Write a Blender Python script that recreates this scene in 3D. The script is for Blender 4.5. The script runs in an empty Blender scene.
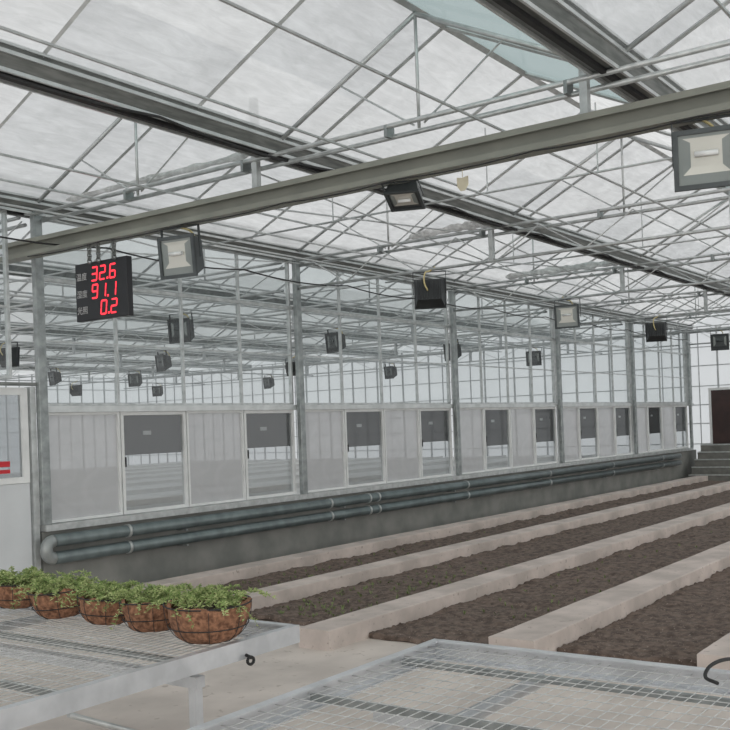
import bpy, bmesh, math, random
from mathutils import Vector, Matrix
random.seed(7)
SC=bpy.context.scene
COL=SC.collection
try:
    SC.view_settings.view_transform='Standard'; SC.view_settings.look='None'
    SC.view_settings.exposure=0.0
except Exception: pass

# ------------------------------------------------------------ materials
def mat(name,c1,c2=None,scale=6.0,rough=0.6,metal=0.0,bump=0.0,detail=6,emit=None,es=1.0,stretch=None,spec=0.5):
    m=bpy.data.materials.new(name); m.use_nodes=True
    nt=m.node_tree; b=nt.nodes['Principled BSDF']
    b.inputs['Roughness'].default_value=rough; b.inputs['Metallic'].default_value=metal
    b.inputs['Specular IOR Level'].default_value=spec
    c2=c2 or tuple(x*0.8 for x in c1)
    tc=nt.nodes.new('ShaderNodeTexCoord'); mp=nt.nodes.new('ShaderNodeMapping')
    if stretch: mp.inputs['Scale'].default_value=stretch
    nz=nt.nodes.new('ShaderNodeTexNoise'); nz.inputs['Scale'].default_value=scale; nz.inputs['Detail'].default_value=detail
    rp=nt.nodes.new('ShaderNodeValToRGB')
    rp.color_ramp.elements[0].position=.35; rp.color_ramp.elements[1].position=.65
    rp.color_ramp.elements[0].color=(*c2,1); rp.color_ramp.elements[1].color=(*c1,1)
    L=nt.links.new
    L(tc.outputs['Object'],mp.inputs[0]); L(mp.outputs[0],nz.inputs['Vector']); L(nz.outputs['Fac'],rp.inputs[0])
    L(rp.outputs[0],b.inputs['Base Color'])
    if bump:
        bp=nt.nodes.new('ShaderNodeBump'); bp.inputs['Strength'].default_value=bump; bp.inputs['Distance'].default_value=.02
        L(nz.outputs['Fac'],bp.inputs['Height']); L(bp.outputs[0],b.inputs['Normal'])
    if emit:
        b.inputs['Emission Color'].default_value=(*emit,1); b.inputs['Emission Strength'].default_value=es
    return m
def speckle(m,col,scale=60,th=.66):
    nt=m.node_tree; b=nt.nodes['Principled BSDF']; L=nt.links.new
    src=b.inputs['Base Color'].links[0].from_socket
    nz=nt.nodes.new('ShaderNodeTexNoise'); nz.inputs['Scale'].default_value=scale; nz.inputs['Detail'].default_value=3
    tc=[n for n in nt.nodes if n.type=='TEX_COORD'][0]; L(tc.outputs['Object'],nz.inputs['Vector'])
    r=nt.nodes.new('ShaderNodeMapRange'); r.inputs[1].default_value=th; r.inputs[2].default_value=th+.06; L(nz.outputs['Fac'],r.inputs[0])
    mm=nt.nodes.new('ShaderNodeMix'); mm.data_type='RGBA'; L(r.outputs[0],mm.inputs[0]); L(src,mm.inputs[6]); mm.inputs[7].default_value=(*col,1)
    L(mm.outputs[2],b.inputs['Base Color'])
def film(name,col,tr=0.3,scale=1.2,var=0.85,wr=0.0,dif=.2,gloss=0.0):
    m=bpy.data.materials.new(name); m.use_nodes=True; nt=m.node_tree
    for n in list(nt.nodes): nt.nodes.remove(n)
    L=nt.links.new
    o=nt.nodes.new('ShaderNodeOutputMaterial'); mx=nt.nodes.new('ShaderNodeMixShader'); mx2=nt.nodes.new('ShaderNodeMixShader')
    t=nt.nodes.new('ShaderNodeBsdfTransparent'); t.inputs[0].default_value=(.90,.91,.91,1)
    tl=nt.nodes.new('ShaderNodeBsdfTranslucent'); df=nt.nodes.new('ShaderNodeBsdfDiffuse')
    tc=nt.nodes.new('ShaderNodeTexCoord')
    nz=nt.nodes.new('ShaderNodeTexNoise'); nz.inputs['Scale'].default_value=scale; nz.inputs['Detail'].default_value=8; nz.inputs['Distortion'].default_value=1.2
    rp=nt.nodes.new('ShaderNodeValToRGB'); rp.color_ramp.elements[0].position=.38; rp.color_ramp.elements[1].position=.62
    rp.color_ramp.elements[0].color=(*[x*var for x in col],1); rp.color_ramp.elements[1].color=(*col,1)
    L(tc.outputs['Object'],nz.inputs['Vector']); L(nz.outputs['Fac'],rp.inputs[0])
    out=rp.outputs[0]; fac=None
    if wr:
        wv=nt.nodes.new('ShaderNodeTexNoise'); wv.inputs['Scale'].default_value=5; wv.inputs['Detail'].default_value=6; wv.inputs['Roughness'].default_value=.7; wv.inputs['Distortion'].default_value=.6
        mp=nt.nodes.new('ShaderNodeMapping'); mp.inputs['Scale'].default_value=(.5,2.6,1); mp.inputs['Rotation'].default_value=(0,0,.25); L(tc.outputs['Object'],mp.inputs[0]); L(mp.outputs[0],wv.inputs['Vector'])
        r3=nt.nodes.new('ShaderNodeMapRange'); r3.inputs[1].default_value=.3; r3.inputs[2].default_value=.7; r3.inputs[3].default_value=1-wr; r3.inputs[4].default_value=1+wr*.35
        L(wv.outputs['Fac'],r3.inputs[0])
        mm=nt.nodes.new('ShaderNodeMix'); mm.data_type='RGBA'; mm.blend_type='MULTIPLY'; mm.inputs[0].default_value=1
        L(out,mm.inputs[6]); L(r3.outputs[0],mm.inputs[7]); out=mm.outputs[2]
        n4=nt.nodes.new('ShaderNodeTexNoise'); n4.inputs['Scale'].default_value=.7; n4.inputs['Detail'].default_value=4
        ra=nt.nodes.new('ShaderNodeMapRange'); ra.inputs[1].default_value=.35; ra.inputs[2].default_value=.65; ra.inputs[3].default_value=tr*.6; ra.inputs[4].default_value=tr*1.4
        L(tc.outputs['Object'],n4.inputs['Vector']); L(n4.outputs['Fac'],ra.inputs[0]); fac=ra.outputs[0]
    L(out,tl.inputs[0]); L(out,df.inputs[0])
    mx2.inputs[0].default_value=dif; L(tl.outputs[0],mx2.inputs[1]); L(df.outputs[0],mx2.inputs[2])
    mx.inputs[0].default_value=tr
    if fac: L(fac,mx.inputs[0])
    L(mx2.outputs[0],mx.inputs[1]); L(t.outputs[0],mx.inputs[2]); last=mx.outputs[0]
    if gloss:
        gl=nt.nodes.new('ShaderNodeBsdfGlossy'); gl.inputs['Roughness'].default_value=.25; m3=nt.nodes.new('ShaderNodeMixShader'); m3.inputs[0].default_value=gloss
        L(last,m3.inputs[1]); L(gl.outputs[0],m3.inputs[2]); last=m3.outputs[0]
    L(last,o.inputs[0])
    return m
def glassm(name,tint=(.93,.96,.96),g=0.07,dif=0.0,rough=.05,dc=(.7,.74,.76)):
    m=bpy.data.materials.new(name); m.use_nodes=True; nt=m.node_tree
    for n in list(nt.nodes): nt.nodes.remove(n)
    L=nt.links.new
    o=nt.nodes.new('ShaderNodeOutputMaterial'); mx=nt.nodes.new('ShaderNodeMixShader'); mx2=nt.nodes.new('ShaderNodeMixShader')
    t=nt.nodes.new('ShaderNodeBsdfTransparent'); t.inputs[0].default_value=(*tint,1)
    gl=nt.nodes.new('ShaderNodeBsdfGlossy'); gl.inputs['Roughness'].default_value=rough
    df=nt.nodes.new('ShaderNodeBsdfDiffuse'); df.inputs[0].default_value=(*dc,1)
    mx2.inputs[0].default_value=dif; L(t.outputs[0],mx2.inputs[1]); L(df.outputs[0],mx2.inputs[2])
    mx.inputs[0].default_value=g; L(mx2.outputs[0],mx.inputs[1]); L(gl.outputs[0],mx.inputs[2]); L(mx.outputs[0],o.inputs[0])
    return m
M={}
M['film']=film('roof_film',(.77,.785,.795),.26,2.2,.90,.22,.2,.04)
M['film2']=film('roof_film_overlapped',(.68,.70,.715),.18,2.2,.90,.22,.2,.04)
M['nfilm']=film('adjoining_roof_film',(.64,.67,.68),.26,1.2,.92)
M['wallfilm']=film('wall_film',(.78,.80,.815),.14,.6,.95)
M['ventglass']=glassm('vent_glass',(.50,.60,.60),.08,.14)
M['glass']=glassm('clear_glass',(.83,.86,.86),.05,.05)
M['openglass']=glassm('unseen_wall_glass',(.97,.98,.98),.02,.0)  # unseen south and west walls made clear to let in more light
M['lowglass']=glassm('window_glass',(.64,.66,.67),.14,.06,.04)
M['galv']=mat('galvanised_steel',(.36,.385,.385),(.23,.25,.25),9,.38,.6)
M['galvl']=mat('light_galvanised',(.58,.60,.60),(.42,.44,.44),9,.36,.5)
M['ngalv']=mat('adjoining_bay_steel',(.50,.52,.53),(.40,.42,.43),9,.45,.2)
M['bar']=mat('silver_glazing_bar',(.54,.56,.56),(.42,.44,.44),9,.4,.3)
M['alu']=mat('aluminium_bar',(.66,.68,.68),(.52,.54,.54),5,.35,.5)
M['gut']=mat('gutter_steel',(.23,.24,.23),(.13,.14,.135),4,.45,.3,stretch=(1,8,8))
M['dark']=mat('dark_rubber',(.022,.022,.024),(.015,.015,.015),8,.6)
M['olive']=mat('olive_painted_beam',(.245,.25,.215),(.19,.195,.17),2,.45,.1)
M['white']=mat('white_frame_paint',(.74,.75,.75),(.64,.65,.65),4,.5)
M['panel']=film('frosted_mesh_panel',(.56,.56,.575),.20,3,.93,0,.72)
M['board']=mat('dark_grey_board',(.06,.06,.065),(.035,.035,.04),1.2,.5)
M['conc']=mat('concrete_floor',(.62,.56,.515),(.49,.44,.405),2.2,.85,0,.15)
M['curb']=mat('kerb_concrete',(.61,.53,.49),(.44,.385,.355),3.0,.9,0,.2,10)
M['plinth']=mat('plinth_cement',(.25,.25,.235),(.18,.185,.175),2.5,.9,0,.2)
M['soil']=mat('soil',(.175,.13,.107),(.07,.05,.04),14,.95,0,1.0,12)
speckle(M['soil'],(.29,.235,.20),55,.63)
speckle(M['curb'],(.36,.31,.28),22,.65); speckle(M['conc'],(.42,.37,.33),14,.65)
M['pipe']=mat('painted_heating_pipe',(.15,.185,.19),(.10,.125,.13),5,.32,.3)
M['elbow']=mat('grey_pipe_fitting',(.34,.36,.36),(.26,.28,.28),6,.4,.4)
M['bench']=mat('bench_rim_metal',(.68,.70,.73),(.54,.56,.585),7,.33,.45)
M['wire']=mat('mesh_wire',(.62,.63,.63),(.44,.45,.45),20,.4,.3)
M['coco']=mat('coconut_fibre',(.38,.19,.11),(.15,.07,.04),40,.95,0,1.0,10)
M['leaf']=mat('green_leaf',(.27,.38,.12),(.16,.25,.08),14,.6)
M['leaf2']=mat('pale_green_leaf',(.50,.57,.27),(.33,.41,.16),14,.6)
M['weed']=mat('weed_green',(.19,.24,.09),(.12,.15,.06),14,.7)
M['stem']=mat('stem',(.24,.28,.09),(.16,.18,.06),9,.7)
M['peat']=mat('potting_soil',(.07,.05,.035),(.03,.022,.016),30,.95,0,.6)
M['lamp']=mat('lamp_housing_grey',(.075,.085,.088),(.05,.057,.06),6,.45,.3)
M['dlamp']=mat('lamp_housing_dark',(.045,.05,.052),(.028,.032,.035),6,.5,.2)
M['lglass']=mat('lamp_glass',(.25,.27,.26),(.18,.20,.195),2,.15,.1)
M['refl']=mat('lamp_reflector',(.58,.57,.52),(.49,.48,.44),1.5,.2,.3)
M['cord']=mat('yellow_cord',(.62,.54,.28),(.48,.4,.2),9,.6)
M['led']=mat('display_black',(.012,.012,.016),(.008,.008,.01),3,.35)
M['seg']=mat('red_led',(.8,.03,.05),(.8,.03,.05),3,.5,emit=(1,.03,.05),es=1.6)
M['ledtxt']=mat('dim_lettering',(.45,.45,.45),(.40,.40,.40),3,.5)
M['door']=mat('dark_brown_door',(.052,.026,.024),(.03,.017,.016),3,.5)
M['red']=mat('red_sticker',(.60,.02,.03),(.5,.02,.03),3,.5)
M['doorpanel']=mat('door_sandwich_panel',(.60,.62,.64),(.54,.56,.58),2,.5)
M['tag']=mat('beige_card',(.58,.54,.42),(.5,.45,.34),9,.8)
M['step']=mat('step_concrete',(.20,.195,.18),(.13,.13,.12),5,.8)
M['bunch']=film('bunched_film',(.86,.86,.86),.1,6,.7,0,.5)

# ------------------------------------------------------------ helpers
def wl(o):
    v=Vector((0,0,0))
    while o: v=v+o.location; o=o.parent
    return v
def abox(bm,lo,hi,mi=0):
    xs=(lo[0],hi[0]); ys=(lo[1],hi[1]); zs=(lo[2],hi[2])
    v=[bm.verts.new((xs[i],ys[j],zs[k])) for i in (0,1) for j in (0,1) for k in (0,1)]
    for f in ((0,1,3,2),(4,6,7,5),(0,4,5,1),(2,3,7,6),(0,2,6,4),(1,5,7,3)):
        fc=bm.faces.new([v[i] for i in f]); fc.material_index=mi
def acyl(bm,p,q,r,n=6,r2=None,cap=True,mi=0,smooth=True):
    p=Vector(p);q=Vector(q); d=(q-p).normalized(); r2=r if r2 is None else r2
    a=d.orthogonal().normalized(); b=d.cross(a)
    A=[bm.verts.new(p+(a*math.cos(t)+b*math.sin(t))*r) for t in [2*math.pi*i/n+math.pi/n for i in range(n)]]
    B=[bm.verts.new(q+(a*math.cos(t)+b*math.sin(t))*r2) for t in [2*math.pi*i/n+math.pi/n for i in range(n)]]
    for i in range(n):
        f=bm.faces.new((A[i],A[(i+1)%n],B[(i+1)%n],B[i])); f.smooth=smooth and n>5; f.material_index=mi
    if cap and n>2:
        bm.faces.new(A[::-1]).material_index=mi; bm.faces.new(B).material_index=mi
def apath(bm,pts,r,n=6,mi=0):
    for a,b in zip(pts[:-1],pts[1:]): acyl(bm,a,b,r,n,mi=mi)
def asweep(bm,pts,r,n=10):
    """one continuous tube through the points"""
    pts=[Vector(p) for p in pts]; rings=[]; ref=None
    for i,p in enumerate(pts):
        d=(pts[min(i+1,len(pts)-1)]-pts[max(i-1,0)]).normalized()
        if ref is None: ref=d.orthogonal().normalized()
        a=(ref-d*ref.dot(d)).normalized(); ref=a; b=d.cross(a)
        rings.append([bm.verts.new(p+(a*math.cos(t)+b*math.sin(t))*r) for t in [2*math.pi*k/n for k in range(n)]])
    for A,C in zip(rings[:-1],rings[1:]):
        for k in range(n): bm.faces.new((A[k],A[(k+1)%n],C[(k+1)%n],C[k])).smooth=True
    bm.faces.new(rings[0][::-1]); bm.faces.new(rings[-1])
def smooth_pts(pts,k=6):
    P=[Vector(p) for p in pts]; P=[P[0]*2-P[1]]+P+[P[-1]*2-P[-2]]; out=[]
    for i in range(1,len(P)-2):
        for j in range(k):
            t=j/k; a,b,c,d=P[i-1:i+3]
            out.append(.5*((2*b)+(c-a)*t+(2*a-5*b+4*c-d)*t*t+(3*b-a-3*c+d)*t**3))
    out.append(P[-2]); return out
def ator(bm,c,R,r,ax=(0,0,1),N=24,n=6):
    c=Vector(c); ax=Vector(ax).normalized(); a=ax.orthogonal().normalized(); b=ax.cross(a)
    pts=[c+(a*math.cos(t)+b*math.sin(t))*R for t in [2*math.pi*i/N for i in range(N+1)]]
    apath(bm,pts,r,n)
def ob(name,bm,mats,parent=None,label=None,cat=None,group=None,kind=None,bevel=0,origin='bot'):
    me=bpy.data.meshes.new(name)
    bmesh.ops.recalc_face_normals(bm,faces=bm.faces[:])
    vs=[v.co for v in bm.verts]
    lo=Vector([min(v[i] for v in vs) for i in range(3)]); hi=Vector([max(v[i] for v in vs) for i in range(3)])
    c=(lo+hi)/2
    if origin=='bot': c.z=lo.z
    bmesh.ops.translate(bm,verts=bm.verts[:],vec=-c)
    bm.to_mesh(me); bm.free()
    for m in (mats if isinstance(mats,(list,tuple)) else [mats]): me.materials.append(m)
    o=bpy.data.objects.new(name,me); COL.objects.link(o)
    if parent: o.parent=parent; o.location=c-wl(parent)
    else: o.location=c
    if bevel:
        md=o.modifiers.new('b','BEVEL'); md.width=bevel; md.segments=2; md.limit_method='ANGLE'
    tag(o,label,cat,group,kind); return o
def tag(o,label=None,cat=None,group=None,kind=None):
    if label:o['label']=label
    if cat:o['category']=cat
    if group:o['group']=group
    if kind:o['kind']=kind
def empty(name,loc,label,cat,group=None):
    o=bpy.data.objects.new(name,None); o.location=loc; o.empty_display_size=.1; COL.objects.link(o); tag(o,label,cat,group); return o
def clone(root,loc,rot=None,label=None,swap=None,scale=None):
    n=root.copy(); COL.objects.link(n); n.location=loc
    if rot is not None: n.rotation_euler=rot
    if scale: n.scale=(scale,)*3
    if label: n['label']=label
    def rec(s,d):
        for c in s.children:
            k=c.copy(); COL.objects.link(k); k.parent=d
            if swap and c.name.split('.')[0] in swap:
                key=(c.data.name,swap[c.name.split('.')[0]])
                if key not in SW:
                    me=c.data.copy(); me.materials[0]=M[key[1]]; SW[key]=me
                k.data=SW[key]
            rec(c,k)
    rec(root,n); return n
SW={}
def B(): return bmesh.new()
def sbox(name,lo,hi,m,**k):
    bm=B(); abox(bm,lo,hi); return ob(name,bm,m,**k)

# ------------------------------------------------------------ layout constants
S=4.5; X0=6.935; D=9.41; ZS=.877; ZH=2.147; ZE=4.44; XE=29.9
PX=[X0+S*i for i in range(6)]
GY=[-3.9,-.6,2.70,5.90,D,12.9,16.4,19.9,23.4,26.9,30.4,33.9]
RH=.82
XW=-3.0

# ------------------------------------------------------------ floor, soil, kerbs
sbox('floor',(XW,-3.9,-.1),(XE+.3,33.9,0),M['conc'],kind='structure')
KERB=[(8.45,8.77,7.25),(6.93,7.23,7.45),(5.16,5.49,6.60),(3.47,3.86,6.97),(1.86,2.27,7.1),(.1,.55,7.2)]
from mathutils import noise
for i,(a,b,xs) in enumerate(KERB):
    bm=B(); n=160; x1=28.0
    rows=[]
    for j in range(n+1):
        x=xs+(x1-xs)*j/n
        w=noise.noise(Vector((x*1.3,i*7,0)))*.003; h=.17+noise.noise(Vector((x*.7,i*5,3)))*.004
        ch=.004+abs(noise.noise(Vector((x*4,i*3,9))))*.012
        rows.append([bm.verts.new(p) for p in ((x,a+w,0),(x,a+w,h-ch),(x,a+w+ch,h),(x,b+w-ch,h),(x,b+w,h-ch),(x,b+w,0))])
    for r,q in zip(rows[:-1],rows[1:]):
        for k in range(5): bm.faces.new((r[k],q[k],q[k+1],r[k+1]))
    bm.faces.new(rows[0]); bm.faces.new(rows[-1][::-1])
    ob('concrete_kerb',bm,M['curb'],label='long weathered concrete kerb running between two soil beds',cat='kerb',group='concrete kerbs between the beds')
def soil(y0,y1,x0,i):
    bm=B(); nx=330; ny=max(6,int((y1-y0)/.05)); x1=28.0; V=[]
    for j in range(nx+1):
        t=j/nx; x=x0+(x1-x0)*(t**1.6); row=[]
        for k in range(ny+1):
            y=y0+(y1-y0)*k/ny
            z=.035+.028*noise.fractal(Vector((x*2.2,y*2.2,i)),1,2,5)+.022*max(0,noise.noise(Vector((x*13,y*13,i))))+.018*noise.noise(Vector((x*27,y*27,i)))
            e=min(1,j/3) if j<nx else 0
            row.append(bm.verts.new((x+(.14*noise.noise(Vector((0,y*3,i))) if j==0 else 0),y,max(.004,z)*e+.002)))
        V.append(row)
    for j in range(nx):
        for k in range(ny):
            f=bm.faces.new((V[j][k],V[j+1][k],V[j+1][k+1],V[j][k+1])); f.smooth=True
    ob('soil_bed',bm,M['soil'],label='dark brown bare soil bed between concrete kerbs',cat='soil bed',kind='stuff')
ed=[D-.12]+[v for a,b,_ in KERB for v in (b,a)]
x0s=[8.1,7.6,7.35,7.15,7.35,7.4]
for i in range(6): soil(ed[2*i+1]+.01,ed[2*i]-.01,x0s[i],i)
bm=B()
for _ in range(240):
    t=random.random()
    if t<.55: x=7.5+abs(random.gauss(0,1.8)); y=random.uniform(5.7,6.7)
    elif t<.85: x=8.0+abs(random.gauss(0,3)); y=random.uniform(7.45,8.2)
    else: x=8.0+abs(random.gauss(0,4)); y=random.uniform(4.05,5.0)
    for k in range(4):
        a=random.uniform(0,6.28); l=random.uniform(.02,.04)
        p=Vector((x,y,.045)); q=p+Vector((math.cos(a)*l,math.sin(a)*l,random.uniform(.02,.05))); s=Vector((-math.sin(a),math.cos(a),0))*.007
        bm.faces.new([bm.verts.new(v) for v in (p,(p+q)/2+s,q,(p+q)/2-s)])
ob('weed_seedlings',bm,M['weed'],label='scattered small green weeds sprouting in the soil',cat='weeds',kind='stuff')

# ------------------------------------------------------------ long glazed partition
sbox('wall_north',(6.90,D-.08,0),(XE,D+.08,ZS-.045),M['plinth'],kind='structure')
tn=[0]
def trim(bm,m):
    tn[0]+=1; return ob('trim_%d'%tn[0],bm,m,kind='structure')
bm=B(); abox(bm,(X0-.03,D-.15,ZS-.04),(PX[5],D+.07,ZS+.03)); trim(bm,M['galvl'])
bm=B(); abox(bm,(X0,D-.06,ZH),(XE,D+.05,ZH+.07)); trim(bm,M['alu'])
bm=B(); abox(bm,(X0,D-.04,3.62),(XE,D+.03,3.66)); trim(bm,M['galvl'])
for i,x in enumerate(PX):
    bm=B(); abox(bm,(x-.055,D-.14,ZS+.03),(x+.055,D-.07,ZE-.08))
    p=ob('steel_post',bm,M['galv'],label='square galvanised steel post carrying the roof gutter',cat='post',group='steel posts along the glazed partition',bevel=.006)
    bm=B(); abox(bm,(x-.10,D-.15,ZE-.12),(x+.10,D-.03,ZE-.105)); ob('bracket',bm,M['galvl'],parent=p)
wn=[0]
def window(x0,x1,z0,z1,paneM,fw=.035,muls=(),hor=(),fm=None,y=D):
    wn[0]+=1; bm=B()
    abox(bm,(x0,y-.03,z0),(x0+fw,y+.03,z1)); abox(bm,(x1-fw,y-.03,z0),(x1,y+.03,z1))
    abox(bm,(x0+fw,y-.03,z0),(x1-fw,y+.03,z0+fw)); abox(bm,(x0+fw,y-.03,z1-fw),(x1-fw,y+.03,z1))
    for m in muls: abox(bm,(m-.014,y-.022,z0+fw),(m+.014,y+.022,z1-fw))
    for h in hor: abox(bm,(x0+fw,y-.018,h-.01),(x1-fw,y+.018,h+.01))
    w=ob('window_%d'%wn[0],bm,fm or M['white'],kind='structure')
    bm=B(); v=[bm.verts.new(q) for q in ((x0+fw,y,z0+fw),(x1-fw,y,z0+fw),(x1-fw,y,z1-fw),(x0+fw,y,z1-fw))]; bm.faces.new(v)
    ob('pane',bm,paneM,parent=w)
    return w
for i in range(5):
    a=PX[i]+.07; b=PX[i+1]-.07; u=(b-a)/4
    for k in range(4):
        x0=a+u*k; x1=x0+u
        w_=window(x0+.008,x1-.008,ZS+.035,ZH-.002,M['lowglass'] if k%2 else M['panel'],.042 if k%2 else .03)
        if k%2:
            zb=1.62 if i<1 else (1.55 if i<2 else 1.40)
            bm=B(); abox(bm,(x0+.05,D+.05,zb),(x1+.04,D+.08,2.13))
            s=ob('vent_shutter_board',bm,M['board'],label='dark grey shutter board behind a partition window',cat='shutter',group='dark shutter boards behind the partition')
            bm=B(); abox(bm,(x0+.42,D+.042,1.86),(x0+.55,D+.05,1.91)); ob('sticker',bm,M['white'],parent=s,label='small white sticker')
            bm=B(); abox(bm,(x0+.05,D-.045,1.48),(x0+.065,D-.03,1.60)); ob('handle',bm,M['dark'],parent=w_)
    window(a,b,ZH+.075,ZE-.1,M['glass'],.025,[a+u*k for k in (1,2,3)],[2.95],M['galvl'])
window(PX[5]+.06,XE,ZH+.075,ZE-.1,M['glass'],.02,(),(),M['galvl'])
window(4.6,6.62,2.52,ZE-.1,M['glass'],.03,[5.3,6.05],[3.3],M['galvl'])
bm=B(); abox(bm,(5.86,D-.05,0),(6.78,D+.0,1.38)); d=ob('door_1',bm,M['doorpanel'],kind='structure')
bm=B()
for lo,hi in (((5.86,D-.06,1.385),(5.94,D,2.42)),((6.70,D-.06,1.385),(6.78,D,2.42)),((5.94,D-.06,2.34),(6.70,D,2.42)),((5.94,D-.06,1.385),(6.70,D,1.45))): abox(bm,lo,hi)
ob('door_frame',bm,M['white'],parent=d)
bm=B(); abox(bm,(6.80,D-.08,0),(6.87,D+.02,2.43)); ob('door_jamb',bm,M['galvl'],parent=d)
bm=B(); abox(bm,(5.94,D-.035,1.45),(6.70,D-.025,2.34)); ob('pane',bm,M['lowglass'],parent=d)
for z0,z1 in ((1.50,1.54),(1.57,1.63)):
    bm=B(); abox(bm,(6.25,D-.066,z0),(6.53,D-.061,z1)); ob('sticker',bm,M['red'],parent=d,label='red stripe sticker')
bm=B(); abox(bm,(4.4,D-.10,2.44),(6.95,D-.03,2.475)); trim(bm,M['gut'])

# ------------------------------------------------------------ heating pipes
for pi,(z,yy) in enumerate(((.735,D-.20),(.545,D-.20))):
    bm=B(); acyl(bm,(6.95,yy,z),(28.0,yy,z),.068,16)
    p=ob('heating_pipe',bm,M['pipe'],label='dark teal heating pipe running along the concrete plinth',cat='pipe',group='heating pipes along the plinth')
    for x in (8.0,11.9,12.9,13.15,16,19.5,23,26.5):
        bm=B(); acyl(bm,(x-.018,yy,z),(x+.018,yy,z),.078,16); ob('flange',bm,M['galvl'],parent=p)
    if pi==0:
        bm=B(); c=Vector((6.95,yy,.64)); asweep(bm,[c+Vector((-math.sin(t)*.095,0,math.cos(t)*.095)) for t in [math.pi*k/12 for k in range(13)]],.070,14); ob('pipe_elbow',bm,M['elbow'],parent=p,label='grey return bend joining both pipes')
    for x in (8.9,12.2,15.5,19,22.5,26):
        bm=B(); abox(bm,(x-.015,yy-.07,z-.090),(x+.015,D-.081,z-.070)); ob('support_bracket',bm,M['galv'],parent=p)
# ------------------------------------------------------------ roof
ST=S/3
def roof(y0,y1,x0,x1,near=True):
    ym=(y0+y1)/2
    for (ya,yb,za,zb) in ((y0,ym,ZE+.02,ZE+RH),(ym,y1,ZE+RH,ZE+.02)):
        bm=B(); step=ST; n=int(round((x1-x0)/step)); bars=B()
        lowy,lowz,hiy,hiz=(ya,za,yb,zb) if za<zb else (yb,zb,ya,za)
        fy=lambda t:(lowy+(hiy-lowy)*t, lowz+(hiz-lowz)*t)
        for k in range(n):
            xa=x0+k*step; xb=min(xa+step,x1)
            vent=(k%6 in (5,0,1)) and za<zb and near
            segs=((0,.15,0),(.15,1,2)) if vent else ((0,.42,random.choice((0,0,1))),(.42,1,random.choice((0,0,0,1))))
            for t0,t1,mi in segs:
                (A,a),(Bb,b)=fy(t0),fy(t1)
                f=bm.faces.new([bm.verts.new(q) for q in ((xa,A,a),(xb,A,a),(xb,Bb,b),(xa,Bb,b))]); f.material_index=mi
            acyl(bars,(xa,ya,za-.02),(xa,yb,zb-.02),.019,4)
            if vent: (A,a)=fy(.15); acyl(bars,(xa,A,a-.02),(xb,A,a-.02),.018,4)
        ob('ceiling',bm,[M['film'],M['film2'],M['ventglass']] if near else [M['nfilm']]*3,kind='structure')
        trim(bars,M['bar'] if near else M['ngalv'])
    bm=B(); acyl(bm,(x0,ym,ZE+RH-.02),(x1,ym,ZE+RH-.02),.035,4); trim(bm,M['galvl'])
for j in range(len(GY)-1):
    roof(GY[j],GY[j+1],XE-ST*22,XE,GY[j]<D-.1)
for y in GY[1:-1]:
    nb=y>D+.1
    xa=4.0 if nb else -2.7
    bm=B(); pr=[(-.14,.07),(-.14,.0),(-.09,-.085),(.09,-.085),(.14,.0),(.14,.07)]
    A=[bm.verts.new((xa,y+a,ZE+b)) for a,b in pr]; C=[bm.verts.new((XE-.02,y+a,ZE+b)) for a,b in pr]
    for k in range(5): bm.faces.new((A[k],C[k],C[k+1],A[k+1]))
    bm.faces.new(A); bm.faces.new(C)
    g=ob('gutter_beam',bm,M['galv'] if nb else M['gut'],label='long folded steel roof gutter beam',cat='gutter beam',group='roof gutter beams')
    for s in (-1,1):
        for q,w_,za_,zb_ in ((.152,.008,-.005,.022),(.165,.006,.05,.07),(.10,.01,-.112,-.085)):
            bm=B(); abox(bm,(xa,y+s*q-w_,ZE+za_),(XE-.02,y+s*q+w_,ZE+zb_)); ob('edge_rail',bm,M['alu'],parent=g,label='pale aluminium edge rail')
    bm=B(); abox(bm,(xa,y-.02,ZE-.12),(XE-.02,y+.02,ZE-.086)); ob('dark_strip',bm,M['galv'] if nb else M['dark'],parent=g,label='dark rubber strip')

# ------------------------------------------------------------ cross trusses
def truss(x,ya,yb,first=False,nb=False):
    GL=M['ngalv'] if nb else M['galvl']
    e=empty('roof_truss',(x,(ya+yb)/2,3.9),'tubular galvanised lattice truss spanning under the roof gutters','truss','lattice roof trusses')
    for z,dx in ((4.33,-.03),(4.26,.05)):
        bm=B(); acyl(bm,(x+dx,ya,z),(x+dx,yb,z),.021,8); ob('upper_chord',bm,GL,parent=e)
    if not first:
        bm=B(); acyl(bm,(x,ya,3.92),(x,yb,3.92),.021,8); ob('lower_chord',bm,GL,parent=e)
        bm=B(); y=ya; s=0; pts=[]
        while y<yb: pts.append((x,y,3.92 if s else 4.29)); y+=(.85 if nb else .6); s=1-s
        apath(bm,pts,.009,5)
        ob('lattice_web',bm,GL,parent=e)
    y=ya+.4
    while y<yb and not nb:
        bm=B(); abox(bm,(x-.05,y-.015,4.245),(x+.065,y+.015,4.345)); ob('clamp',bm,M['galv'],parent=e); y+=1.6
    for gy in GY:
        if ya<gy-.1 and gy<yb-.1:
            bm=B(); abox(bm,(x-.03,gy+.14,3.92),(x+.03,gy+.20,4.9 if first and gy<6 else ZE-.05)); ob('strut',bm,GL,parent=e)
    for g0,g1 in zip(GY[:-1],GY[1:]):
        if g0>=ya-.3 and g1<=yb+.3:
            ym=(g0+g1)/2
            bm=B(); acyl(bm,(x,ym,4.27),(x,ym,ZE+RH-.04),.014,6); ob('king_post',bm,GL,parent=e)
            for s in (-1,1):
                if not nb:
                    bm=B(); acyl(bm,(x,ym+s*.05,4.3),(x,ym+s*(g1-g0)*.25,ZE+RH*.5-.05),.010,5); ob('gable_brace',bm,GL,parent=e)
                bm=B(); acyl(bm,(x,ym,ZE+RH-.06),(x,ym+s*((g1-g0)/2-.1),ZE),.022,6); ob('rafter',bm,GL,parent=e)
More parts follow.
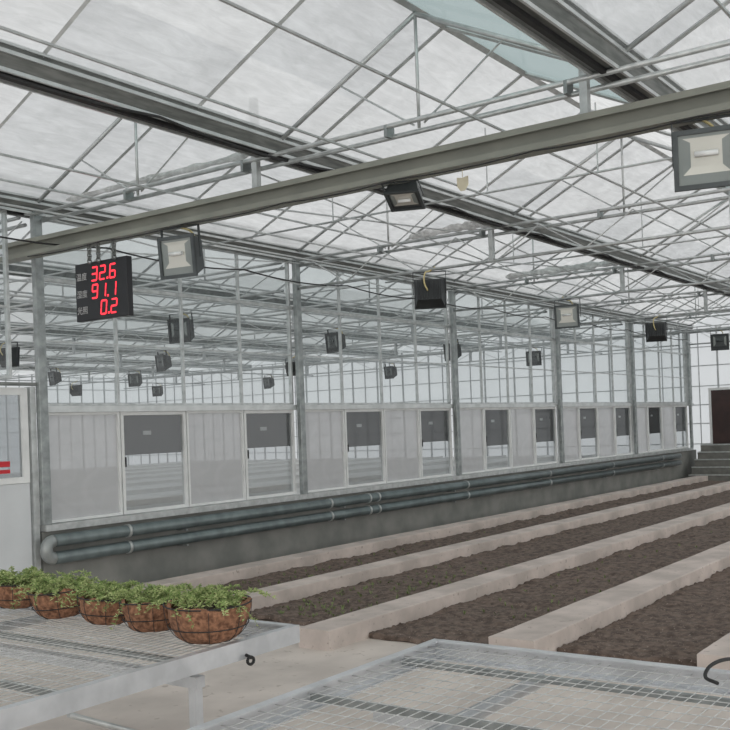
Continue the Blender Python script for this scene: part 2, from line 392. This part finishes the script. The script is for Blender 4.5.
for i,x in enumerate(PX):
    truss(x,-.6,D-.15,i==0)
    truss(x,D+.15,33.8,False,True)
for i in range(5):
    for ya,yb,mm in ((-.6,D-.16,'galvl'),(D+.16,33.8,'ngalv')):
        e=empty('tie_frame',(PX[i]+S/2,(ya+yb)/2,4.2),'light secondary tie frame between the main trusses','tie frame','secondary tie frames')
        bm=B(); acyl(bm,(PX[i]+S/2,ya,4.22),(PX[i]+S/2,yb,4.22),.013,6); ob('tie_tube',bm,M[mm],parent=e)
        for g in GY:
            if ya-.1<g-.01 and g<yb and mm=='galvl':
                for s in (1.0,-1.0):
                    if ya<g+s<yb:
                        bm=B(); acyl(bm,(PX[i]+S/2,g+s,4.22),(PX[i]+S/2,g+s,ZE+abs(s)*.45),.008,5); ob('hanger_rod',bm,M[mm],parent=e)
bm=B(); abox(bm,(X0-.125,-1.0,3.85),(X0-.105,9.75,4.01))
lb=ob('lamp_beam',bm,M['olive'],label='olive-grey painted steel channel beam carrying floodlights',cat='beam')
for z in (3.838,4.01):
    bm=B(); abox(bm,(X0-.20,-1.0,z),(X0-.03,9.75,z+.012)); ob('flange',bm,M['olive'],parent=lb)
for z0,z1 in ((3.850,3.885),(3.975,4.010)):
    bm=B(); abox(bm,(X0-.20,-1.0,z0),(X0-.194,9.75,z1)); ob('lip',bm,M['olive'],parent=lb)
for i in range(0,5):
    for y in (6.2,D-.24):
        for a,b in ((4.28,3.95),(3.95,4.28)):
            bm=B(); dy=.0 if a>b else .04; acyl(bm,(PX[i]+.03,y+dy,a),(PX[i+1]-.03,y+dy,b),.009,5)
            ob('brace_rod',bm,M['galvl'],label='thin diagonal steel bracing rod under the roof',cat='bracing rod',group='diagonal bracing rods')
for y in (7.1,7.8,8.6,4.9,3.7,1.6,.6,11,12.6,13.6,14.5,15.6,17.2,19,21,25):
    bm=B(); acyl(bm,(3 if y<D else 6.5,y,4.19),(XE-.1,y,4.19),.012 if y<D else .016,5)
    ob('support_tube',bm,M['galvl'] if y<D else M['ngalv'],label='thin steel tube stretched lengthwise under the roof',cat='tube',group='thin lengthwise roof tubes')
for y in (12.1,17.8,23.6,29.3):
    bm=B(); acyl(bm,(6.5,y,3.88),(XE-.1,y,3.88),.02,6)
    ob('lamp_carrier_tube',bm,M['ngalv'],label='steel tube in the adjoining bay from which floodlights hang',cat='tube',group='lamp carrier tubes')
def sag(p,q,s,n=14):
    p=Vector(p);q=Vector(q); return [p.lerp(q,i/n)-Vector((0,0,s*4*(i/n)*(1-i/n))) for i in range(n+1)]
def cable(segs,r,m='dark',label='black electric cable hung below the roof'):
    bm=B()
    for s in segs: apath(bm,s,r,5)
    return ob('electric_cable',bm,M[m],label=label,cat='cable')
cable([sag((X0-6+4.5*i*.5,5.72,4.31),(X0-6+4.5*(i+1)*.5,5.72,4.31),.05,8) for i in range(12)],.012)
cable([sag((5.2+2.25*i,8.75,3.95),(5.2+2.25*(i+1),8.75,3.95),.06,8) for i in range(10)],.010)
cable([sag((X0-.2,9.2-1.2*i,3.83),(X0-.2,9.2-1.2*(i+1),3.83),.02,6) for i in range(7)],.006)
def bunch(p,q,r,seed):
    bm=B(); N=26; K=10; p=Vector(p);q=Vector(q); d=(q-p).normalized(); a=d.orthogonal().normalized(); b=d.cross(a); rows=[]
    for i in range(N+1):
        c=p.lerp(q,i/N); rr=r*(.5+.9*abs(noise.noise(Vector((i*.35,seed,0)))))*(1 if 0<i<N else .3)
        rows.append([bm.verts.new(c+(a*math.cos(t)+b*math.sin(t))*rr*(1+.6*noise.noise(Vector((i*.8,math.cos(t)*2,seed+math.sin(t)*2))))) for t in [2*math.pi*k/K for k in range(K)]])
    for A,C in zip(rows[:-1],rows[1:]):
        for k in range(K): bm.faces.new((A[k],A[(k+1)%K],C[(k+1)%K],C[k]))
    ob('bunched_shade_film',bm,M['bunch'],label='crumpled bundle of translucent shade film on a truss',cat='shade film',group='crumpled film bundles')
bunch((PX[1]-.02,5.95,4.42),(PX[1]-.02,7.3,4.40),.08,1); bunch((PX[0]+.1,6.2,4.44),(PX[0]+.1,8.9,4.44),.045,5)
bunch((PX[2],6.0,4.42),(PX[2],8.2,4.42),.08,9); bunch((PX[3],3.0,4.42),(PX[3],5.0,4.42),.08,19)

# ------------------------------------------------------------ floodlights
def make_lamp(loc,rx,rz,label,cord=True):
    e=empty('floodlight',(0,0,0),label,'floodlight','hanging floodlights')
    W,H=.20,.19
    bm=B(); cz=-.29
    fr=[(-W,-.07,cz-H),(W,-.07,cz-H),(W,-.07,cz+H),(-W,-.07,cz+H)]
    bk=[(-W*.8,.12,cz-H*.62),(W*.8,.12,cz-H*.62),(W*.8,.12,cz+H*.8),(-W*.8,.12,cz+H*.8)]
    A=[bm.verts.new(p) for p in fr]; C=[bm.verts.new(p) for p in bk]
    for k in range(4): bm.faces.new((A[k],A[(k+1)%4],C[(k+1)%4],C[k]))
    bm.faces.new(C); bm.faces.new(A[::-1])
    for k in range(-3,4): abox(bm,(k*.045-.004,.10,cz-.11),(k*.045+.004,.15,cz+.13))
    ob('lamp_housing',bm,M['lamp'],parent=e,bevel=.008)
    bm=B(); t=.022
    abox(bm,(-W-.01,-.095,cz-H-.01),(W+.01,-.065,cz-H+t)); abox(bm,(-W-.01,-.095,cz+H-t),(W+.01,-.065,cz+H+.01))
    abox(bm,(-W-.01,-.095,cz-H+t),(-W+t,-.065,cz+H-t)); abox(bm,(W-t,-.095,cz-H+t),(W+.01,-.065,cz+H-t))
    ob('bezel',bm,M['lamp'],parent=e)
    bm=B(); abox(bm,(-W+t,-.08,cz-H+t),(W-t,-.072,cz+H-t)); ob('front_glass',bm,M['lglass'],parent=e)
    bm=B()
    o4=[(-.15,-.081,cz-.10),(.15,-.081,cz-.10),(.15,-.081,cz+.145),(-.15,-.081,cz+.145)]
    i4=[(-.10,-.083,cz-.05),(.10,-.083,cz-.05),(.10,-.083,cz+.115),(-.10,-.083,cz+.115)]
    O=[bm.verts.new(v) for v in o4]; I=[bm.verts.new(v) for v in i4]
    for k in range(4): bm.faces.new((O[k],O[(k+1)%4],I[(k+1)%4],I[k])).material_index=1 if k%2 else 0
    bm.faces.new(I)
    ob('reflector',bm,[M['refl'],M['lglass']],parent=e)
    bm=B(); acyl(bm,(-.075,-.10,cz+.03),(.075,-.10,cz+.03),.018,10); ob('lamp_tube',bm,M['white'],parent=e)
    bm=B()
    for s in (-1,1): abox(bm,(s*(W+.018)-.004,-.015,cz-.02),(s*(W+.018)+.004,.015,-.012))
    abox(bm,(-W-.022,-.015,-.012),(W+.022,.015,-.004)); abox(bm,(-.02,-.02,-.004),(.02,.02,.0))
    ob('bracket',bm,M['lamp'],parent=e)
    if cord:
        bm=B(); asweep(bm,smooth_pts([(.02,.13,cz),(.06,.17,cz+.1),(.05,.12,-.05),(-.02,.04,.0),(-.08,.02,.05)],4),.011,6); ob('power_cord',bm,M['cord'],parent=e,label='pale yellow power cord')
    e.location=loc; e.rotation_euler=(rx,0,rz); return e
R90=-math.pi/2
ZL=3.838
L1=make_lamp((X0-.11,6.97,ZL),0.1,R90+.15,'grey floodlight with pale glass hanging from olive beam')
clone(L1,(X0-.11,4.44,ZL),(1.22,0,R90+.35),'small dark floodlight tilted down under the olive beam',scale=.70,swap={'front_glass':'dlamp'})
clone(L1,(X0-.11,1.98,ZL),(.0,0,R90+.25),'large floodlight with bright reflector below olive beam')
BK=math.pi/2
DK={'lamp_housing':'dlamp','bezel':'dlamp','front_glass':'dlamp','bracket':'dlamp','reflector':'lamp','lamp_tube':'lamp'}
for x,y,rz,rx,dk in ((PX[1],7.02,BK+.5,.1,1),(PX[2],7.06,R90+.2,.1,0),(PX[3],7.1,BK+.4,.1,1),(PX[4],7.1,R90+.2,.1,1)):
    clone(L1,(x,y,3.9),(rx,0,rz),'dark floodlight hanging from the lattice truss' if dk else 'floodlight with bluish glass hanging from the lattice truss',swap=DK if dk else None)
rl=random.Random(3)
for x,y in ((11.8,12.1),(16,12.1),(20.6,12.1),(25,12.1),(12.5,17.8),(16.7,17.8),(21.6,17.8),(26.4,17.8),(27.2,23.6),(21,23.6),(18,23.6),(27.2,29.3),(23.3,29.3)):
    clone(L1,(x,y,3.856),(.1,0,rl.choice((R90+.2,BK+.3,R90-.3))),'dark floodlight hanging in the adjoining greenhouse bay',swap=DK)

# ------------------------------------------------------------ LED display
yc=8.12; zc=3.36; xd=X0-.12; W=.40; H=.30
e=empty('led_display',(xd,yc,zc-H),'black display board with three rows of red digits hung on chains','display board')
bm=B(); abox(bm,(xd,yc-W,zc-H),(xd+.07,yc+W,zc+H)); ob('display_case',bm,M['led'],parent=e,bevel=.006)
def seg7(ch,y,z,w,h):
    bm=B(); t=h*.13; x=xd-.004; sl=.12
    segs={'a':((0,1),(1,1)),'b':((1,1),(1,.5)),'c':((1,.5),(1,0)),'d':((0,0),(1,0)),'e':((0,.5),(0,0)),'f':((0,1),(0,.5)),'g':((0,.5),(1,.5))}
    on={'0':'abcdef','1':'bc','2':'abged','3':'abgcd','6':'afgedc','9':'abgfcd','.':''}[ch]
    P=lambda u,v:Vector((x,y-(u*w+v*h*sl),z+v*h))
    if ch=='.':
        c=P(.2,.04); abox(bm,(x-.002,c.y-t*.6,c.z-t*.6),(x+.003,c.y+t*.6,c.z+t*.6))
        ob('decimal_point',bm,M['seg'],parent=e,label='red glowing decimal point'); return
    for s in on:
        (a,b),(c,d)=segs[s]; p=P(a,b); q=P(c,d); dr=(q-p).normalized(); n=Vector((0,-dr.z,dr.y))*t/2
        p=p+dr*t*.25;q=q-dr*t*.25
        bm.faces.new([bm.verts.new(v) for v in (p-dr*t*.3,p+n,q+n,q+dr*t*.3,q-n,p-n)])
    ob('digit',bm,M['seg'],parent=e,label='red glowing digit %s'%ch)
for k,(txt,z,off) in enumerate((('32.6',zc+.105,.0),('91.1',zc-.075,.0),('0.2',zc-.25,-.13))):
    y=yc+.14+off
    for ch in txt:
        if ch=='.': seg7(ch,y+.02,z,.08,.13); y-=.03
        else: seg7(ch,y,z,.08,.135); y-=.125
for txt,z in (('温度',zc+.13),('湿度',zc-.05),('光照',zc-.22)):
    c=bpy.data.curves.new('caption_text','FONT'); c.body=txt; c.size=.085; c.extrude=.0005
    o=bpy.data.objects.new('caption_text',c); COL.objects.link(o); bpy.context.view_layer.update()
    me=bpy.data.meshes.new_from_object(o.evaluated_get(bpy.context.evaluated_depsgraph_get())); bpy.data.objects.remove(o)
    me.materials.clear(); me.materials.append(M['ledtxt'])
    o=bpy.data.objects.new('caption',me); COL.objects.link(o); o.parent=e; o['label']='dim grey caption characters'
    o.location=(-.004,W-.02,z-(zc-H)); o.rotation_euler=(math.pi/2,0,R90)
for s in (-.24,.0,.14):
    bm=B(); n=7; z0=zc+H-.01; z1=3.86
    for k in range(n):
        c=(xd-.02,yc+s,z0+(z1-z0)*(k+.5)/n); ator(bm,c,.024,.007,(1,0,0) if k%2 else (0,1,0),8,5)
    ob('chain',bm,M['gut'],parent=e)
bm=B()
pts=[(0,0),(.05,.01),(.05,-.06),(.02,-.1),(-.02,-.1),(-.05,-.06),(-.05,.01)]
A=[bm.verts.new((X0-.12,3.85+a,3.76+b)) for a,b in pts]; C=[bm.verts.new((X0-.115,3.85+a,3.76+b)) for a,b in pts]
bm.faces.new(A); bm.faces.new(C[::-1])
for k in range(7): bm.faces.new((A[k],A[(k+1)%7],C[(k+1)%7],C[k]))
acyl(bm,(X0-.117,3.85,3.755),(X0-.117,3.85,3.84),.003,4)
ob('hanging_tag',bm,M['tag'],label='small beige card tag dangling from the olive beam',cat='tag')

# ------------------------------------------------------------ end wall, door, steps
def fwall(name,v,m='wallfilm'):
    bm=B(); bm.faces.new([bm.verts.new(p) for p in v]); return ob(name,bm,M[m],kind='structure')
fwall('wall_east',((XE,-3.9,0),(XE,33.9,0),(XE,33.9,ZE),(XE,-3.9,ZE)))
fwall('wall_far',((XW,33.9,0),(XE,33.9,0),(XE,33.9,ZE),(XW,33.9,ZE)))
fwall('wall_south',((XW,-3.9,0),(XE,-3.9,0),(XE,-3.9,ZE),(XW,-3.9,ZE)),'openglass')
fwall('wall_west',((XW,-3.9,0),(XW,33.9,0),(XW,33.9,ZE),(XW,-3.9,ZE)),'openglass')
for j in range(len(GY)-1):
    bm=B(); ym=(GY[j]+GY[j+1])/2
    bm.faces.new([bm.verts.new(p) for p in ((XE,GY[j],ZE),(XE,GY[j+1],ZE),(XE,ym,ZE+RH))]); ob('wall_gable',bm,M['wallfilm'],kind='structure')
bm=B(); y=-3.5
k=0
while y<33.9:
    w_=.022 if k%2==0 else .010
    abox(bm,(XE-.06,y-w_,0),(XE-.01,y+w_,ZE)); y+=.55; k+=1
for z in (1.0,1.6,2.15,2.7,3.3,3.85,4.35): abox(bm,(XE-.05,-3.9,z-.014),(XE-.01,33.9,z+.014))
trim(bm,M['ngalv'])
bm=B(); x=2.0; k=0
while x<XE:
    w_=.022 if k%2==0 else .010
    abox(bm,(x-w_,33.84,0),(x+w_,33.89,ZE)); x+=.6; k+=1
for z in (1.0,1.6,2.15,2.7,3.3,3.85,4.35): abox(bm,(2,33.85,z-.014),(XE,33.89,z+.014))
trim(bm,M['ngalv'])
bm=B(); abox(bm,(XE-.12,7.7,1.0),(XE-.07,8.80,2.56)); d=ob('door_2',bm,M['door'],kind='structure')
bm=B(); abox(bm,(XE-.13,8.80,1.0),(XE-.06,8.87,2.63)); abox(bm,(XE-.13,7.63,1.0),(XE-.06,7.70,2.63)); abox(bm,(XE-.13,7.7,2.56),(XE-.06,8.8,2.63)); ob('door_frame',bm,M['white'],parent=d)
bm=B(); abox(bm,(XE-.16,7.8,1.75),(XE-.12,7.86,1.9)); ob('handle',bm,M['galvl'],parent=d)
e=empty('stairs',(28.9,7.7,0),'low grey concrete steps with pale edges leading to the brown door','steps')
for k in range(5):
    bm=B(); x=28.05+k*.3; abox(bm,(x,6.2,0 if k==0 else .2*k),(XE-.14,9.0,.2*(k+1))); ob('step',bm,M['step'],parent=e)
    bm=B(); abox(bm,(x-.012,6.2,.2*(k+1)-.03),(x,9.0,.2*(k+1)+.003)); ob('step_edge',bm,M['galvl'],parent=e,label='pale step nosing')

# ------------------------------------------------------------ rolling benches
def mesh_top(bm,x0,x1,y0,y1,z,sx=.105,sy=.052,r=.0021):
    # welded wire: long strands along x, cross strands along y
    y=y0+sy*.5
    while y<y1: acyl(bm,(x0,y,z),(x1,y,z),r,4,cap=False); y+=sy
    x=x0+sx*.5
    while x<x1: acyl(bm,(x,y0,z+.003),(x,y1,z+.003),r,4,cap=False); x+=sx
def bench(x0,x1,y0,y1,label,legx,rollers,group='rolling benches'):
    z=.75; e=empty('rolling_bench',((x0+x1)/2,(y0+y1)/2,0),label,'greenhouse bench',group)
    bm=B(); t=.045; h=.07; u=.026
    for lo,hi in (((x0,y0,z-h),(x1,y0+.010,z+u)),((x0,y1-.010,z-h),(x1,y1,z+u)),((x0,y0+.01,z-h),(x0+.010,y1-.01,z+u)),((x1-.010,y0+.01,z-h),(x1,y1-.01,z+u)),
        ((x0,y0+.01,z+u-.008),(x1,y0+t,z+u)),((x0,y1-t,z+u-.008),(x1,y1-.01,z+u)),((x0+.01,y0+t,z+u-.008),(x0+t,y1-t,z+u)),((x1-t,y0+t,z+u-.008),(x1-.01,y1-t,z+u)),
        ((x0,y0+.01,z-h),(x1,y0+t,z-h+.006)),((x0,y1-t,z-h),(x1,y1-.01,z-h+.006)),((x1-t,y0+t,z-h),(x1-.01,y1-t,z-h+.006))): abox(bm,lo,hi)
    ob('bench_rim',bm,M['bench'],parent=e)
    bm=B(); mesh_top(bm,x0+.01,x1-.01,y0+.01,y1-.01,z-.004); ob('wire_mesh_top',bm,M['wire'],parent=e)
    x=x0+.3
    while x<x1-.15:
        bm=B(); abox(bm,(x-.015,y0+.01,z-.04),(x+.015,y1-.01,z-.012)); ob('cross_bar',bm,M['galv'],parent=e); x+=.7
    for y in rollers:
        bm=B(); acyl(bm,(x0+.1,y,z-.095),(x1-.06,y,z-.095),.032,14); ob('roller_tube',bm,M['bench'],parent=e)
    for lx in legx:
        bm=B(); abox(bm,(lx-.03,y0+.12,z-.185),(lx+.03,y1-.12,z-.128)); ob('leg_rail',bm,M['bench'],parent=e)
        for ly in (y0+.16,y1-.3):
            bm=B(); abox(bm,(lx-.025,ly-.025,0),(lx+.025,ly+.025,z-.185)); ob('leg',bm,M['bench'],parent=e)
        bm=B(); acyl(bm,(lx,y0+.16,.25),(lx+ -.75,y0+.2,z-.14),.014,6); ob('brace',bm,M['galvl'],parent=e)
    return e
b1=bench(.4,4.28,3.55,6.2,'galvanised mesh-top bench with coco baskets on its end',(3.63,1.4),(3.85,5.7))
b2=bench(.9,4.30,-.1,2.69,'galvanised mesh-top rolling bench, empty',(3.61,1.5),(2.08,.95))
bm=B(); ator(bm,(3.84,3.518,.675),.019,.008,(.3,1,0),16,6); acyl(bm,(3.84,3.55,.70),(3.84,3.51,.69),.009,6); ob('crank_knob',bm,M['dark'],parent=b1,label='small black knob')
bm=B(); asweep(bm,smooth_pts([(4.13,1.24,.760),(4.17,1.30,.768),(4.24,1.31,.79),(4.31,1.29,.805),(4.40,1.26,.80),(4.46,1.23,.77),(4.48,1.20,.72),(4.44,1.19,.66)],5),.008,8)
ob('hose_handle',bm,M['dark'],parent=b2,label='black rubber hose loop over the rim')

# ------------------------------------------------------------ neighbouring benches
e=empty('growing_bench',(17,11.2,0),'long pale slatted growing bench in the adjoining bay','greenhouse bench','pale benches in the adjoining bay')
bm=B(); y=10.5
while y<12.0: abox(bm,(4.5,y,.72),(29.2,y+.09,.76)); y+=.17
for x in (4.5,12,20,29.1): abox(bm,(x,10.45,.70),(x+.05,12.03,.72))
abox(bm,(4.5,10.45,.66),(29.2,10.48,.78)); abox(bm,(4.5,12.0,.66),(29.2,12.03,.78))
ob('slatted_top',bm,M['white'],parent=e)
for k in range(8):
    bm=B(); x=5.5+k*3.3
    for yy in (10.7,11.8): abox(bm,(x-.025,yy-.025,0),(x+.025,yy+.025,.70))
    abox(bm,(x-.02,10.7,.6),(x+.02,11.8,.64)); ob('leg_frame',bm,M['galv'],parent=e)
for k in range(1,8): clone(e,(17,11.2+2.4*k,0))

# ------------------------------------------------------------ coco baskets with plants
def leaf(bm,p,d,l,w,mi):
    d=d.normalized(); s=d.cross(Vector((0,0,1)))
    if s.length<.01: s=Vector((1,0,0))
    s.normalize(); up=s.cross(d)
    q=p+d*l; m=p+d*l*.5
    v=[bm.verts.new(x) for x in (p,m+s*w+up*.004,q-up*l*.15,m-s*w+up*.004)]
    f=bm.faces.new((v[0],v[1],v[2])); f.material_index=mi
    f=bm.faces.new((v[0],v[2],v[3])); f.material_index=mi
def basket(loc,sc,seed,label,n=72,tilt=(0,0)):
    rnd=random.Random(seed); x,y,z=loc
    e=empty('hanging_basket_plant',loc,label,'potted plant','coco baskets on the bench')
    Rt=.19*sc; Hh=.175*sc
    ph=rnd.uniform(0,9)
    bm=B(); N=36; K=10; rows=[]
    for k in range(K+1):
        t=k/K; a=t*math.pi/2; r=Rt*(.38+.62*math.sin(a)**.8) ; zz=Hh*(1-math.cos(a))
        row=[]
        for i in range(N):
            th=2*math.pi*i/N; rr=r*(1+.10*noise.noise(Vector((math.cos(th)*2+ph,math.sin(th)*2,t*3)))+.025*rnd.uniform(-1,1))
            row.append(bm.verts.new((x+math.cos(th)*rr,y+math.sin(th)*rr,z+zz+.003+(.035*noise.noise(Vector((th*2,ph,0))) if k==K else 0))))
        rows.append(row)
    for a,b in zip(rows[:-1],rows[1:]):
        for i in range(N): f=bm.faces.new((a[i],a[(i+1)%N],b[(i+1)%N],b[i])); f.smooth=True
    bm.faces.new(rows[0][::-1])
    inner=[bm.verts.new((x+(v.co.x-x)*.9,y+(v.co.y-y)*.9,v.co.z)) for v in rows[-1]]
    for i in range(N): bm.faces.new((rows[-1][i],rows[-1][(i+1)%N],inner[(i+1)%N],inner[i]))
    ob('coco_liner',bm,M['coco'],parent=e)
    bm=B()
    ator(bm,(x,y,z+Hh+.004),Rt*1.06,.004,N=28,n=5); ator(bm,(x,y,z+Hh*.45),Rt*.98,.003,N=24,n=4)
    for i in range(8):
        a=2*math.pi*i/8; pts=[]
        for k in range(K+1):
            t=k/K*math.pi/2; r=Rt*(.38+.62*math.sin(t)**.8)*1.06; pts.append((x+math.cos(a)*r,y+math.sin(a)*r,z+.004+Hh*(1-math.cos(t))))
        apath(bm,pts,.0022,4)
    ob('wire_frame',bm,M['dark'],parent=e)
    bm=B(); c=bm.verts.new((x,y,z+Hh*.98)); rg=[bm.verts.new((x+math.cos(2*math.pi*i/20)*Rt*.86,y+math.sin(2*math.pi*i/20)*Rt*.86,z+Hh*.85)) for i in range(20)]
    for i in range(20): bm.faces.new((c,rg[i],rg[(i+1)%20]))
    ob('potting_soil',bm,M['peat'],parent=e)
    bm=B()
    for si in range(n):
        a=rnd.uniform(0,6.283); r0=Rt*.75*math.sqrt(rnd.random()); p=Vector((x+math.cos(a)*r0,y+math.sin(a)*r0,z+Hh*.93))
        trail=si%5==0
        out=Vector((math.cos(a),math.sin(a),0)); v=out*(rnd.uniform(.8,1.3) if trail else rnd.uniform(.1,.8)*(.2+r0/Rt))+Vector((0,0,rnd.uniform(.4,1.3)))+Vector((rnd.uniform(-.5,.5),rnd.uniform(-.5,.5),0))
        v=v.normalized()*.018; L=rnd.choice((10,11,12)) if trail else rnd.choice((4,5,6,7,9,11,13))
        for k in range(L):
            q=p+v; acyl(bm,p,q,.0011,3,cap=False,mi=2)
            for _2 in range(3 if trail else 6):
                dd=Vector((rnd.uniform(-1,1),rnd.uniform(-1,1),rnd.uniform(-.3,1.1)))
                leaf(bm,q,dd,rnd.uniform(.012,.030),rnd.uniform(.0008,.0019),0 if rnd.random()<.42 else 1)
            v=v+Vector((rnd.uniform(-.004,.004),rnd.uniform(-.004,.004),-.0028 if trail else -.0020)); p=q
    ob('foliage',bm,[M['leaf'],M['leaf2'],M['stem']],parent=e)
    e.rotation_euler=(tilt[0],tilt[1],0)
    return e
for k,(x,y,sc,t) in enumerate(((3.77,3.74,1.13,(.02,-.02)),(3.82,4.20,.93,(-.05,.04)),(3.85,4.63,.88,(.05,.05)),(3.88,5.07,.95,(-.04,-.05)),(3.96,5.64,.92,(.04,.03)))):
    basket((x,y,.772),sc,k+3,'leafy green plant in coconut fibre basket on mesh bench',tilt=t)

# ------------------------------------------------------------ world + camera
w=bpy.data.worlds.new('World'); SC.world=w; w.use_nodes=True
nt=w.node_tree; bg=nt.nodes['Background']; bg.inputs[1].default_value=1.0
tc=nt.nodes.new('ShaderNodeTexCoord'); L=nt.links.new
vm=nt.nodes.new('ShaderNodeVectorMath'); vm.operation='DOT_PRODUCT'; vm.inputs[1].default_value=Vector((-.62,-.62,.35)).normalized()
L(tc.outputs['Generated'],vm.inputs[0])
rp=nt.nodes.new('ShaderNodeValToRGB'); cr=rp.color_ramp
cr.elements[0].position=.0; cr.elements[0].color=(.86,.87,.875,1); cr.elements[1].position=.9; cr.elements[1].color=(2.3,2.22,2.12,1)
e2=cr.elements.new(.45); e2.color=(1.05,1.05,1.05,1)
L(vm.outputs['Value'],rp.inputs[0]); L(rp.outputs[0],bg.inputs[0])
f,yaw,pit,rol,cy,h=1003.99,.61979,.00942,.03699,417.98,1.85
fw=Vector((math.cos(yaw)*math.cos(pit),math.sin(yaw)*math.cos(pit),math.sin(pit)))
r=Vector((math.sin(yaw),-math.cos(yaw),0)); u=r.cross(fw)
r2=r*math.cos(rol)-u*math.sin(rol); u2=r*math.sin(rol)+u*math.cos(rol)
cd=bpy.data.cameras.new('Camera'); co=bpy.data.objects.new('Camera',cd); COL.objects.link(co)
cd.sensor_width=36; cd.lens=36*f/730; cd.shift_y=(cy-365)/730; cd.clip_end=200; cd.clip_start=.05
co.matrix_world=Matrix(((r2.x,u2.x,-fw.x,0),(r2.y,u2.y,-fw.y,0),(r2.z,u2.z,-fw.z,h),(0,0,0,1)))
SC.camera=co
